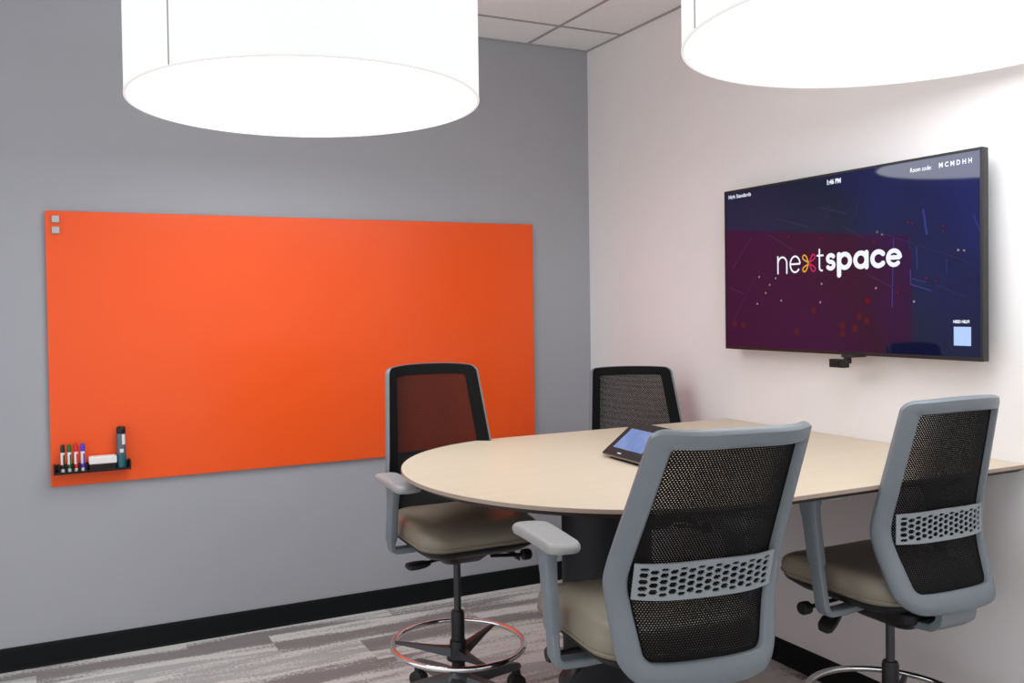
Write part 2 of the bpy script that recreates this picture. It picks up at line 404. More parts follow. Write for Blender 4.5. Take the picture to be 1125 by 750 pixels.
for i, (mk, nm) in enumerate(inks):
    mt = thing('marker', nm+'-capped dry erase marker standing upright in the tray of the orange board', 'marker', (-2.791+.027*i, -.022-.042, .8545), 0, 'dry erase markers in the tray')
    auto(obj('barrel', lathe(bmesh.new(), [(.0075, .010), (.0085, .014), (.0085, .088)], 18), M['marker_white'], mt))
    auto(obj('cap', lathe(bmesh.new(), [(.0095, .088), (.0095, .112), (.0075, .120), (.003, .122)], 18), M[mk], mt))
    auto(obj('end_plug', lathe(bmesh.new(), [(.0085, 0), (.009, .002), (.009, .016)], 18), M['marker_white'], mt))
    auto(obj('ink_band', lathe(bmesh.new(), [(.0089, .016), (.0089, .034)], 18), M[mk], mt))
    # printed stripe: a strip wrapped on the barrel
    st = bmesh.new()
    for z0_, z1_ in ((.034, .078),):
        lo_ = []
        for z_ in (z0_, z1_):
            lo_.append([(r*math.sin(a), -r*math.cos(a), z_) for r, a in [(.0084, .15), (.0092, .15), (.0092, .6), (.0092, 1.0), (.0084, 1.0)]])
        loft(st, lo_)
    obj('printed_stripe', st, M[mk], mt)
er = thing('whiteboard_eraser', 'white rectangular eraser resting on the marker tray', 'eraser', (-2.628, -.022-.034, .8545))
obj('felt_pad', bx((-.056, -.022, 0), (.056, .022, .026), .003), M['tray'], er)
obj('grip', bx((-.058, -.024, .026), (.058, .024, .060), .006), M['eraser'], er)
bt = thing('cleaner_bottle', 'slim teal and grey cleaner bottle standing at the right end of the marker tray', 'bottle', (-2.549, -.022-.034, .8545))
auto(obj('body', lathe(bmesh.new(), [(.018, 0), (.021, .004), (.021, .055), (.019, .066)], 24), M['teal'], bt))
auto(obj('label', lathe(bmesh.new(), [(.0195, .062), (.0195, .150), (.018, .154)], 24), M['bottle_grey'], bt))
auto(obj('cap', lathe(bmesh.new(), [(.018, .154), (.019, .156), (.019, .178), (.015, .184)], 24), M['black'], bt))
pt = bmesh.new(); loft(pt, [[(r*math.sin(a), -r*math.cos(a), z_) for r, a in [(.0192, .1), (.0200, .1), (.0200, .5), (.0200, .9), (.0192, .9)]] for z_ in (.105, .150)])
obj('label_strip', pt, M['white_plastic'], bt)
pt = bmesh.new(); loft(pt, [[(r*math.sin(a), -r*math.cos(a), z_) for r, a in [(.0192, -.4), (.0200, -.4), (.0200, 0), (.0200, .4), (.0192, .4)]] for z_ in (.070, .086)])
obj('label_mark', pt, M['marker_white'], bt)

# ================================================================ TELEVISION
TY0, TY1, TZ0, TZ1 = -1.2095, -2.4045, 1.348, 2.046
tv = thing('television', 'wall-mounted flat television showing a logo on a dark blue screen', 'television', (-.03, (TY0+TY1)/2, TZ0))
tyc = (TY0+TY1)/2; hw = (TY0-TY1)/2; th = TZ1-TZ0
# housing with a stepped back
bm = bmesh.new(); box(bm, (-.058, -hw, 0), (-.030, hw, th), .003); box(bm, (-.031, -hw*.62, .10), (.005, hw*.62, th-.16), .008)
obj('housing', bm, M['tv_black'], tv)
bm = bmesh.new(); bz = .009
for lo, hi in (((-.0610, -hw, 0), (-.0575, hw, bz+.004)), ((-.0610, -hw, th-bz), (-.0575, hw, th)),
               ((-.0610, -hw, bz+.004), (-.0575, -hw+bz, th-bz)), ((-.0610, hw-bz, bz+.004), (-.0575, hw, th-bz))):
    box(bm, lo, hi)
obj('bezel', bm, M['tv_black'], tv)
scr = obj('screen', bx((-.0595, -hw+bz*.9, bz+.003), (-.0578, hw-bz*.9, th-bz*.9)), M['screen'], tv)
obj('wall_mount', bx((.004, -.20, .14), (.030, .20, .44), .003), M['steel'], tv)
SX = -.06005    # plane of the graphics, local x
def P2(y, z): return (y-tyc, z-TZ0)      # world y,z -> local
def ribbon(bm, pts, w, cap=True, closed=False, x0=SX, th_=.0004):
    """a flat stroke of width w with round ends, built as a thin slab on the screen"""
    pts = [Vector(p) for p in pts]
    n = len(pts); L_, R2 = [], []
    for i, p in enumerate(pts):
        a = pts[(i-1) % n] if closed else pts[max(i-1, 0)]; c = pts[(i+1) % n] if closed else pts[min(i+1, n-1)]
        d = (c-a).normalized(); nn = Vector((-d.y, d.x))*w/2
        L_.append(p+nn); R2.append(p-nn)
    vl = [bm.verts.new((x0, p.x, p.y)) for p in L_]; vr_ = [bm.verts.new((x0, p.x, p.y)) for p in R2]
    for i in range(n if closed else n-1):
        j = (i+1) % n; bm.faces.new((vl[i], vl[j], vr_[j], vr_[i]))
    if cap and not closed:
        for p, q, s_ in ((pts[0], pts[1], 1), (pts[-1], pts[-2], 1)):
            d = (p-q).normalized(); a0 = math.atan2(d.y, d.x)
            bm.faces.new([bm.verts.new((x0-.00002, p.x+w/2*math.cos(a0+k*PI/8), p.y+w/2*math.sin(a0+k*PI/8))) for k in range(-4, 5)])
def arc(cx_, cy_, rx, ry, a0, a1, n=16):
    return [(cx_+rx*math.cos(math.radians(a0+(a1-a0)*k/n)), cy_+ry*math.sin(math.radians(a0+(a1-a0)*k/n))) for k in range(n+1)]
# logo letters are drawn in (u, v): u to the right along the screen (= -y), v up
BASE = 1.670; XH = .069
def toL(pts): return [(-(u)-tyc, v-TZ0) for u, v in pts]
w = .0072; WB = .0198
def S(bmx, pts, ww, **k): ribbon(bmx, toL(pts), ww, **k)
def letter(*strokes):
    bm = bmesh.new()
    for pts, ww, cl in strokes: S(bm, pts, ww, closed=cl)
    obj('logo_letter', bm, M['text_white'], scr)
letter(([(1.5225, BASE), (1.5225, BASE+XH)], w, False), ([(1.5225, BASE+.040)]+arc(1.5465, BASE+.040, .024, .026, 180, 0)+[(1.5705, BASE)], w, False))      # n
letter(([(1.5895, BASE+.035), (1.640, BASE+.035)]+arc(1.6145, BASE+.034, .0255, .032, 5, 318, 26), w, False))                                            # e
letter(([(1.7385, BASE+.086), (1.7385, BASE+.018)]+arc(1.7495, BASE+.016, .011, .013, 180, 280, 8), w, False), ([(1.7285, BASE+.062), (1.7555, BASE+.062)], w, False))   # t
letter((arc(1.7935, BASE+.0475, .0150, .0130, 35, 262, 14)+arc(1.7925, BASE+.0220, .0155, .0130, 80, -145, 14), WB*.82, False))                            # s
letter(([(1.8325, BASE-.018), (1.8325, BASE+.060)], WB, False), (arc(1.8585, BASE+.035, .0250, .0255, 0, 360, 28)[:-1], WB*.92, True))                      # p
letter((arc(1.9320, BASE+.035, .0250, .0255, 0, 360, 28)[:-1], WB*.92, True), ([(1.9570, BASE+.008), (1.9570, BASE+.061)], WB*.95, False))                  # a
letter((arc(2.0085, BASE+.035, .0260, .0255, 42, 318, 22), WB*.92, False))                                                                                # c
letter(([(2.0520, BASE+.036), (2.0975, BASE+.036)]+arc(2.0735, BASE+.035, .0250, .0255, 3, 312, 24), WB*.80, False))                                       # e
# x drawn as two loops: yellow on the left, magenta on the right
yl, mg = bmesh.new(), bmesh.new()
XC, YC, wx = 1.686, BASE+.035, .0068
def loop_(sx, sy):   # teardrop with its tip near the centre of the x
    pts = []
    for k in range(1, 24):
        a = 2*PI*k/24; u = .040*(1-math.cos(a))/2; v = .0105*math.sin(a)*(1-math.cos(a))/2*1.3
        c_, s_ = math.cos(math.radians(47)), math.sin(math.radians(47))
        pts.append((XC+sx*(.0015+u*c_-v*s_), YC+sy*(.0015+u*s_+v*c_)))
    return pts
wx = .0058
S(yl, loop_(-1, 1), wx, closed=True); S(yl, loop_(-1, -1), wx, closed=True)
S(mg, loop_(1, 1), wx, closed=True); S(mg, loop_(1, -1), wx, closed=True)
obj('logo_yellow_loop', yl, M['logo_yellow'], scr); obj('logo_magenta_loop', mg, M['logo_magenta'], scr)
def text_on_screen(name, s_, y, z, size, weight=0.0, spacing=1.0, xs=1.0, parent=None, mat=None):
    cu = bpy.data.curves.new(name, 'FONT'); cu.body = s_; cu.size = size; cu.offset = weight; cu.space_character = spacing
    cu.resolution_u = 3
    tmp = bpy.data.objects.new(name, cu); COL.objects.link(tmp)
    dg = bpy.context.evaluated_depsgraph_get(); me = bpy.data.meshes.new_from_object(tmp.evaluated_get(dg))
    bpy.data.objects.remove(tmp)
    me.materials.clear(); me.materials.append(mat or M['text_white'])
    o_ = bpy.data.objects.new(name, me); COL.objects.link(o_); o_.parent = parent
    ly, lz = P2(y, z)
    o_.matrix_local = Matrix(((0, 0, -1, SX-.0001), (-xs, 0, 0, ly), (0, 1, 0, lz), (0, 0, 0, 1)))
    return o_
text_on_screen('room_name_text', 'High Standards', -1.235, 2.010, .0230, .0004, xs=.98, parent=scr)
text_on_screen('clock_text', '1:46 PM', -1.775, 2.004, .0250, .0011, xs=.84, parent=scr)
text_on_screen('room_code_text', 'Room code:', -2.140, 1.999, .0215, .0004, xs=.78, parent=scr)
text_on_screen('code_text', 'MCMDHH', -2.250, 2.000, .0225, .0008, spacing=1.62, xs=.88, parent=scr)
text_on_screen('help_text', 'NEED HELP?', -2.300, 1.4735, .0135, .0006, xs=.80, parent=scr)
bm = bmesh.new(); ya, za = P2(-2.302, 1.398); yb, zb_ = P2(-2.363, 1.461)
bm.faces.new([bm.verts.new((SX, y_, z_)) for y_, z_ in ((ya, za), (yb, za), (yb, zb_), (ya, zb_))])
obj('pale_square', bm, M['card'], scr)
LN = [((-2.072, 1.774), (-2.065, 1.528), 3), ((-1.997, 1.806), (-2.368, 1.671), 1), ((-2.164, 1.739), (-2.166, 1.659), 3), ((-2.277, 1.69), (-2.277, 1.637), 2),
      ((-2.14, 1.66), (-2.14, 1.608), 3), ((-2.14, 1.608), (-2.221, 1.583), 3), ((-2.14, 1.629), (-2.201, 1.612), 2), ((-2.19, 1.867), (-2.204, 1.776), 4),
      ((-2.374, 1.826), (-2.399, 1.762), 3), ((-1.397, 1.658), (-1.261, 1.475), 1), ((-1.38, 1.834), (-1.259, 1.706), 0), ((-1.238, 1.62), (-1.328, 1.589), 0),
      ((-1.512, 1.898), (-1.684, 1.849), 0), ((-1.79, 1.929), (-1.758, 1.849), 0), ((-1.844, 1.842), (-1.947, 1.784), 1), ((-1.474, 1.834), (-1.616, 1.756), 0),
      ((-1.96, 1.65), (-2.071, 1.598), 0), ((-2.238, 1.605), (-2.344, 1.559), 0), ((-2.299, 1.735), (-2.356, 1.699), 1), ((-1.934, 1.955), (-1.904, 1.873), 0), ((-1.734, 1.922), (-1.874, 1.882), 0)]
art = bmesh.new()
for a_, c_, k in LN:
    nf = len(art.faces); ribbon(art, [P2(*a_), P2(*c_)], {0: .004, 1: .003, 2: .003, 3: .005, 4: .009}[k], cap=False, x0=SX+.0001)
    art.faces.ensure_lookup_table()
    for f in art.faces[nf:]: f.material_index = 0 if k >= 2 else 1
DT = [(-1.582, 1.818, 2), (-1.416, 1.66, 1), (-1.476, 1.625, 1), (-1.453, 1.591, 1), (-1.404, 1.546, 1), (-1.539, 1.558, 1), (-1.509, 1.651, 1), (-1.748, 1.621, 1), (-1.741, 1.549, 1), (-1.997, 1.598, 1), (-2.153, 1.547, 1), (-2.132, 1.827, 2), (-2.148, 1.82, 2), (-2.266, 1.802, 2), (-2.263, 1.782, 2), (-1.96, 1.553, 3), (-2.052, 1.558, 2), (-2.089, 1.58, 2), (-2.065, 1.532, 2), (-1.923, 1.494, 4), (-1.959, 1.478, 4), (-1.905, 1.449, 4), (-1.848, 1.46, 4), (-1.848, 1.429, 4), (-1.621, 1.431, 4), (-1.709, 1.517, 4), (-1.267, 1.46, 4), (-1.321, 1.454, 4), (-1.749, 1.799, 2), (-1.99, 1.769, 2), (-2.319, 1.717, 1), (-2.339, 1.713, 1), (-2.004, 1.803, 1), (-2.025, 1.793, 1), (-1.468, 1.617, 2), (-1.45, 1.608, 2), (-2.201, 1.629, 2), (-2.238, 1.616, 2), (-1.902, 1.615, 2), (-1.598, 1.651, 2)]
for y_, z_, k in DT:
    r = {1: .0045, 2: .0045, 3: .011, 4: .0145}[k]; ly, lz = P2(y_, z_)
    f = art.faces.new([art.verts.new((SX+.00012, ly+r*math.cos(2*PI*i/12), lz+r*math.sin(2*PI*i/12))) for i in range(12)])
    f.material_index = {1: 2, 2: 3, 3: 3, 4: 4}[k]
obj('screen_artwork', art, [M['line_blue'], M['line_dim'], M['dot_white'], M['dot_red'], M['dot_soft']], scr)

# camera bar under the television
cm = thing('webcam', 'small black webcam on a bracket under the television', 'webcam', (-.085, -1.885, 1.351))
obj('camera_body', bx((-.045, .000, -.051), (-.012, .068, -.019), .003), M['black'], cm)
ln = lathe(bmesh.new(), [(.013, 0), (.013, .004), (.009, .005)], 24)
bmesh.ops.rotate(ln, verts=ln.verts, matrix=Matrix.Rotation(-PI/2, 3, 'Y'))
obj('lens', ln, M['drum_black'], cm, loc=(-.045, .035, -.035))
bm = bmesh.new(); box(bm, (-.045, -.040, -.010), (.030, .010, -.001), .001); box(bm, (-.040, -.012, -.034), (-.015, .004, -.008), .001)
obj('mount_bracket', bm, M['rubber'], cm)

# ================================================================ TABLE
TYN, TYB, TXC, TR_, TZ = -2.488, -1.115, -1.152, .6865, 1.02
tyc_ = (TYN+TYB)/2
tb = thing('meeting_table', 'bar-height pale wood table with a rounded end, fixed to the off-white wall', 'table', (-1.15, tyc_, 0))
def outline(inset, z, x_end=-.002):
    pts = [(x_end+1.15, -TR_+inset, z)]
    for k in range(1, 10): pts.append((x_end+1.15+(TXC-x_end)*k/10, -TR_+inset, z))
    for k in range(49):
        a = -PI/2-PI*k/48; pts.append((TXC+1.15+(TR_-inset)*math.cos(a), (TR_-inset)*math.sin(a), z))
    for k in range(1, 10): pts.append((TXC+1.15+(x_end-TXC)*k/10, TR_-inset, z))
    pts.append((x_end+1.15, TR_-inset, z)); return pts
bm = bmesh.new(); loft(bm, [outline(.001, TZ-.0012), outline(0, TZ-.0022), outline(.0, TZ-.011), outline(.0, TZ-.013)], mat=1, cap=False)
top = bm.faces.new([bm.verts.new(p) for p in outline(.001, TZ-.0012)][::-1]); top.material_index = 0
loft(bm, [outline(.0, TZ-.013), outline(.030, TZ-.030), outline(.033, TZ-.030)], mat=2, cap=False)
bf = bm.faces.new([bm.verts.new(p) for p in outline(.033, TZ-.030)]); bf.material_index = 2
bmesh.ops.remove_doubles(bm, verts=bm.verts, dist=1e-5)
# end face against the wall
for v in bm.verts: v.co.z = v.co.z
auto(obj('tabletop', bm, [M['maple'], M['maple_edge'], M['edge_dark']], tb), 30)
auto(obj('pedestal', lathe(bmesh.new(), [(.150, .012), (.150, TZ-.045)], 64), M['drum_black'], tb))
auto(obj('base_plate', lathe(bmesh.new(), [(.215, 0), (.215, .008), (.21, .012)], 64), M['drum_black'], tb))
auto(obj('top_plate', lathe(bmesh.new(), [(.28, TZ-.045), (.30, TZ-.030)], 48), M['steel'], tb))
for yy in (TYN+.065, (TYN+TYB)/2, TYB-.065):
    bm = bmesh.new(); box(bm, (1.15-.132, yy-tyc_-.004, TZ-.062), (1.15-.118, yy-tyc_+.004, TZ-.030), .001)
    obj('wall_bracket', bm, M['rubber'], tb)

# tablet on the table
tl = thing('conference_tablet', 'black touch-screen tablet on a wedge stand lying on the table', 'tablet', (-1.085, -1.69, TZ-.001), 0)
bta, ang, tw, td = -.06, .64, .235, .170
ex = Vector((math.sin(bta), -math.cos(bta), 0)); ey = Vector((math.cos(bta)*math.cos(ang), math.sin(bta)*math.cos(ang), math.sin(ang))); ez = ex.cross(ey)
TM = Matrix(((ex.x, ey.x, ez.x, 0), (ex.y, ey.y, ez.y, 0), (ex.z, ey.z, ez.z, .010), (0, 0, 0, 1)))
def tpart(name, lo, hi, bev, mat):
    o_ = obj(name, bx(lo, hi, bev), mat, tl); o_.matrix_local = TM; return o_
tpart('case', (0, 0, -.004), (tw, td, .006), .003, M['tablet_silver'])
tpart('glass', (.002, .002, .005), (tw-.002, td-.002, .0075), .001, M['tv_black'])
sc_ = tpart('display', (.030, .036, .0074), (tw-.030, td-.036, .0079), 0, M['tablet_screen'])
mk = obj('maker_mark', bx((tw*.42-.014, .013, .0074), (tw*.42+.008, .017, .0078)), M['text_white'], tl); mk.matrix_local = TM
# wedge stand behind the case, down to the table
sb = bmesh.new()
for s0, s1 in ((.03, tw-.03),):
    p = [Vector((0, 0)), Vector((td*.86*math.cos(ang), 0)), Vector((td*.80*math.cos(ang), td*.80*math.sin(ang)-.004)), Vector((.012, .002))]
    hd = Vector((math.cos(bta), math.sin(bta), 0))
    loft(sb, [[ex*s_ + hd*(q.x+.006) + Vector((0, 0, q.y+.001)) for q in p] for s_ in (s0, s1)])
obj('stand', sb, M['black'], tl)

# ================================================================ CHAIRS
PV = Vector((0, -.10, .70))             # pivot of the back
def interp(z, ks):
    if z <= ks[0][0]:
        (z0, a), (z1, b_) = ks[0], ks[1]
    elif z >= ks[-1][0]:
        (z0, a), (z1, b_) = ks[-2], ks[-1]
    else:
        for (z0, a), (z1, b_) in zip(ks, ks[1:]):
            if z0 <= z <= z1: break
    return a+(b_-a)*(z-z0)/(z1-z0)
def sm(z, ks, h=.07):   # blurred piecewise-linear profile
    return sum(interp(z+h*(k/6-.5)*2, ks) for k in range(7))/7
YK = [(.698, -.189), (.918, -.134), (1.299, -.256)]
WK = [(.698, .205), (.93, .226), (1.303, .191)]
CV = .056
def yS(x, z):
    w_ = sm(z, WK, .05)
    return sm(z, YK) - CV*(1-min(1.15, abs(x/w_)**3.8))
def S3(x, z, d=0.0):
    e = .004
    p = Vector((x, yS(x, z), z)); tx = Vector((2*e, yS(x+e, z)-yS(x-e, z), 0)); tz = Vector((0, yS(x, z+e)-yS(x, z-e), 2*e))
    n = tz.cross(tx).normalized()            # points forward (+y)
    if n.y < 0: n = -n
    return p + n*d - PV
OUT = [(-.196, .698), (.196, .698), (.2265, .925), (.191, 1.303), (-.191, 1.303), (-.2265, .925)]
INN = [(-.150, .752), (.150, .752), (.1835, .925), (.1535, 1.266), (-.1535, 1.266), (-.1835, .925)]
ol = fillet(OUT, [.070, .070, .22, .024, .026, .22], 8, 10)
il = fillet(INN, [.024, .024, .18, .010, .010, .18], 8, 10)
def top_arch(p):    # gently arched top edge, bowed bottom edge
    x_, z_ = p; k = max(0, (z_-1.2)/.1); kb = max(0, (.80-z_)/.1)
    return (x_, z_+.007*k*(1-(x_/.2)**2) - .010*kb*(1-(x_/.2)**2))
ol = [top_arch(p) for p in ol]; il = [top_arch(p) for p in il]
def ringloop(tt, d):
    return [S3(o_[0]+(i_[0]-o_[0])*tt, o_[1]+(i_[1]-o_[1])*tt, d) for o_, i_ in zip(ol, il)]
def closed_ring(sec):
    bm = bmesh.new(); lo = [ringloop(t_, d) for t_, d in sec]; lo.append(lo[0]); loft(bm, lo, cap=False)
    bmesh.ops.remove_doubles(bm, verts=bm.verts, dist=1e-6); return bm
def back_frame_bm(): return closed_ring([(0, .006), (-.015, .001), (0, -.005), (.10, -.013), (.5, -.016), (.92, -.014), (1.0, -.009), (1.0, .002), (.5, .003)])
def border_bm(): return closed_ring([(.06, .0055), (.08, .0085), (.5, .0095), (1.08, .0085), (1.10, .0065), (.5, .0045)])
def mesh_bm():
    bm = bmesh.new(); uvl = bm.loops.layers.uv.new('UVMap'); g = []; nx, nz_ = 24, 40
    zb0, zb1 = .728, 1.285
    for j in range(nz_+1):
        z_ = zb0+(zb1-zb0)*j/nz_; wz = interp(z_, [(.735, .168), (.925, .198), (1.285, .168)]); r_w = []
        for i in range(nx+1):
            u = -1+2*i/nx; x_ = u*wz; zz = z_+(.007*max(0, (z_-1.2)/.1) - .010*max(0, (.80-z_)/.1))*(1-(x_/.2)**2)
            v = bm.verts.new(S3(x_, zz, .0045)); r_w.append((v, x_, z_))
        g.append(r_w)
    for j in range(nz_):
        for i in range(nx):
            q = (g[j][i], g[j][i+1], g[j+1][i+1], g[j+1][i]); f = bm.faces.new([a[0] for a in q])
            for l, a in zip(f.loops, q): l[uvl].uv = (a[1], a[2])
    return bm
def lumbar_bm():
    # slab in (x, z) with a honeycomb of elongated holes, wrapped on the back
    z0, z1, X1 = .887, .984, .174
    bm = bmesh.new(); edges = []
    def addloop(pts):
        vs = [bm.verts.new((p[0], 0, p[1])) for p in pts]
        for a, b_ in zip(vs, vs[1:]+vs[:1]): edges.append(bm.edges.new((a, b_)))
    outer = []
    for k in range(25): outer.append((-X1+2*X1*k/24, z0+.004*abs(-1+2*k/24)**2))
    for k in range(25): outer.append((X1-2*X1*k/24, z1-.003*abs(1-2*k/24)**2))
    addloop(outer)
    px_, pz = .0218, .0170; nc = 15
    for c_ in range(nc):
        cx_ = (c_-(nc-1)/2)*px_; rows = 4 if c_ % 2 else 5
        for r in range(rows):
            cz = (z0+z1)/2+(r-(rows-1)/2)*pz
            hw_, hh = .0104, .0064
            if rows == 5 and r in (0, 4): hh = .0044; cz += .0016*(1 if r == 0 else -1)
            q = [(cx_-hw_, cz), (cx_-hw_*.55, cz-hh), (cx_+hw_*.55, cz-hh), (cx_+hw_, cz), (cx_+hw_*.55, cz+hh), (cx_-hw_*.55, cz+hh)]
            addloop(q)
    bmesh.ops.triangle_fill(bm, edges=edges, use_beauty=True, use_dissolve=False)
    r = bmesh.ops.extrude_face_region(bm, geom=bm.faces[:])
    for v in [e for e in r['geom'] if isinstance(e, bmesh.types.BMVert)]: v.co.y = -.004
    for v in bm.verts:
        d = -.010+v.co.y; v.co = S3(v.co.x, v.co.z, d)
    return bm
def seat_loop(k, z, dz_front=0.0, hwid=.238, y0=-.180, y1=.270):
    poly = [(-hwid*.93, y0), (hwid*.93, y0), (hwid, y1), (-hwid, y1)]
    lo = fillet(poly, [.10, .10, .085, .085], 8, 8); cy_ = (y0+y1)/2
    out = []
    for p in lo:
        x_, y_ = p[0]*k, cy_+(p[1]-cy_)*k
        fr = max(0, (y_-.12)/.15); out.append((x_, y_, z-dz_front*fr*fr+.006*(abs(x_)/hwid)**2*(1 if dz_front else 0)))
    return out
def cushion_bm():
    bm = bmesh.new()
    pr = [(.90, .708, 0), (.965, .710, 0), (.995, .722, .0), (1.0, .745, .006), (.985, .765, .014), (.95, .778, .020), (.88, .786, .022), (.75, .789, .020), (.5, .787, .01), (.25, .785, .0), (.05, .785, 0)]
    loft(bm, [seat_loop(*a) for a in pr]); return bm
def pan_bm():
    return loft(bmesh.new(), [seat_loop(.70, .672), (seat_loop(.80, .676)), seat_loop(.95, .700), seat_loop(.975, .710), seat_loop(.90, .712)])
def piping_bm():
    lo = seat_loop(.998, .724); return tube(bmesh.new(), lo, .0035, 6, closed=True)
def post_loop(x_, yc, wy, tx, z):
    n = []; hx, hy = tx/2, wy/2
    for k in range(16):
        a = 2*PI*(k+.5)/16; c_, s_ = math.cos(a), math.sin(a)
        n.append((x_+hx*math.copysign(abs(c_)**.45, c_), yc+hy*math.copysign(abs(s_)**.45, s_), z))
    return n
def sleeve_bm(s):
    ax = .268*s
    return loft(bmesh.new(), [post_loop(ax, .020, .048, .028, .712), post_loop(ax, .021, .054, .032, .718), post_loop(ax, .040, .056, .032, .84), post_loop(ax, .048, .066, .034, .885), post_loop(ax, .056, .100, .040, .915), post_loop(ax, .058, .110, .044, .922)])
def bracket_bm(s, dz=0.0):
    # L: upright inside the sleeve, rounded elbow, arm running in under the seat
    pts = [(.268, .83), (.268, .70+dz), (.268, .672+dz), (.262, .660+dz), (.250, .654+dz), (.19, .654+dz), (.11, .660+dz)]
    lo = []
    for i, (x_, z_) in enumerate(pts):
        a = Vector(pts[max(i-1, 0)]); c_ = Vector(pts[min(i+1, len(pts)-1)]); d = (c_-a).normalized(); n = Vector((d.y, -d.x))
        wy, tt = .046, .024
        l = []
        for k in range(12):
            an = 2*PI*(k+.5)/12; ca, sa = math.cos(an), math.sin(an)
            l.append((s*(x_+n.x*tt/2*math.copysign(abs(ca)**.5, ca)), .012+max(0, z_-.66)*.17+wy/2*math.copysign(abs(sa)**.5, sa), z_+n.y*tt/2*math.copysign(abs(ca)**.5, ca)))
        lo.append(l)
    return loft(bmesh.new(), lo)
def pad_bm(s):
    bm = bmesh.new(); poly = [(-.042, -.070), (.042, -.070), (.050, .215), (-.050, .215)]
    base = fillet(poly, [.030, .030, .040, .040], 8, 6); cy_ = .07
    lo = []
    for k, z_ in ((.86, .920), (.96, .922), (1.0, .930), (.99, .938), (.93, .945), (.80, .947), (.3, .947)):
        lo.append([(s*.262+p[0]*k, cy_+(p[1]-cy_)*k, z_-.004*max(0, (p[1]*k-.12)/.08)) for p in base])
    return loft(bm, lo)
def lever_side(s, p):
    pass
def make_chair(label, x_, y_, h, dz, tilt, arm_up=0.0, elbow=0.0):
    t_ = thing('office_stool', label, 'chair', (x_, y_, 0), -h, 'tall office stools around the meeting table')
    # back assembly: hinged at the pivot
    def bk(name, bm, mat, smooth=None):
        o_ = obj(name, bm, mat, t_); o_.location = PV+Vector((0, 0, dz)); o_.rotation_euler = (tilt, 0, 0)
        if smooth: auto(o_, smooth)
        return o_
    bk('back_frame', back_frame_bm(), M['frame'], 50)
    bk('back_border', border_bm(), M['border'], 50)
    bk('back_mesh', mesh_bm(), M['mesh'], 60)
    bk('lumbar_support', lumbar_bm(), M['lumbar'])
    def up(name, bm, mat, smooth=35):
        o_ = obj(name, bm, mat, t_, loc=(0, 0, dz))
        if smooth: auto(o_, smooth)
        return o_
    # upright bar from mechanism to the bottom of the back frame
    bm = bmesh.new()
    end = Vector((0, yS(0, .72), .735)); er_ = PV+Matrix.Rotation(tilt, 3, 'X') @ (end-PV)
    path = [(-.06, .640, .13), (-.15, .638, .13), (-.195, .645, .14), (er_.y+.012, .668, .15), (er_.y+.008, .69, .15), (er_.y+.008, er_.z-.012, .15)]
    lo = []
    for i, (yy, zz, ww) in enumerate(path):
        a = Vector(path[max(i-1, 0)][:2]); c_ = Vector(path[min(i+1, len(path)-1)][:2]); d = (c_-a).normalized(); n = Vector((-d.y, d.x))*.011
        lo.append([(-ww/2, yy+n.x, zz+n.y), (ww/2, yy+n.x, zz+n.y), (ww/2, yy-n.x, zz-n.y), (-ww/2, yy-n.x, zz-n.y)])
    loft(bm, lo); bmesh.ops.bevel(bm, geom=[e for e in bm.edges], offset=.003, segments=2, affect='EDGES')
    up('back_bracket', bm, M['frame'])
    st_ = up('seat', cushion_bm(), M['vinyl'], 60)
    pp = obj('seat_piping', piping_bm(), M['vinyl'], st_, True)
    up('seat_pan', pan_bm(), M['black'])
    bm = bmesh.new(); lo = []
    for k, z_ in ((.45, .600), (.75, .612), (1.0, .640), (1.05, .668), (1.0, .674)):
        lo.append([(p[0]*k, p[1]*k-.02, z_) for p in fillet([(-.10, -.13), (.10, -.13), (.10, .13), (-.10, .13)], [.04]*4, 6, 2)])
    up('mechanism', loft(bm, lo), M['black'])
    for s in (-1, 1):
        a_ = up('armrest', sleeve_bm(s), M['frame']); a_.location.z += arm_up; a_.location.y += arm_up*.17
        auto(obj('arm_bracket', bracket_bm(s, elbow), M['frame'], a_, loc=(0, -arm_up*.17, -arm_up))); auto(obj('arm_pad', pad_bm(s), M['arm_pad'], a_), 50)
        obj('height_button', bx((s*.262-.012, .085, .898), (s*.262+.012, .118, .912), .004), M['frame'], a_)
    # controls: a paddle on the right, a knob and a down-turned paddle on the left
    sec = ((-1, -.008), (-.5, -.013), (.5, -.013), (1, -.008), (1, .006), (.5, .012), (-.5, .012), (-1, .006))
    bm = tube(bmesh.new(), [(.08, .06, .636), (.16, .075, .632)], .006, 10)
    loft(bm, [[(xx, .08+yy*wd, zz0+zz*tk) for yy, zz in sec] for xx, wd, tk, zz0 in ((.145, .012, .5, .632), (.165, .022, .9, .631), (.20, .030, 1.0, .630), (.225, .028, .9, .629), (.232, .020, .5, .628))])
    up('lever', bm, M['black'])
    bm = tube(bmesh.new(), [(-.09, .03, .640), (-.19, .04, .632)], .006, 10)
    loft(bm, [[(xx, .04+yy*wd, zz0+zz*tk) for yy, zz in sec] for xx, wd, tk, zz0 in ((-.17, .012, .5, .634), (-.19, .022, .9, .628), (-.215, .030, 1.0, .612), (-.232, .028, .9, .596), (-.238, .020, .5, .588))])
    up('lever', bm, M['black'])
    kb = lathe(bmesh.new(), [(.012, 0), (.020, .004), (.021, .012), (.021, .030), (.017, .036)], 20)
    bmesh.ops.rotate(kb, verts=kb.verts, matrix=Matrix.Rotation(-PI/2, 3, 'Y')); bmesh.ops.translate(kb, verts=kb.verts, vec=(-.205, .130, .628))
    tube(kb, [(-.08, .125, .640), (-.21, .130, .628)], .007, 8)
    up('tension_knob', kb, M['black'])
    # column, ring, base
    auto(obj('gas_cylinder', lathe(bmesh.new(), [(.0135, .38), (.0135, .625+dz)], 24), M['steel'], t_))
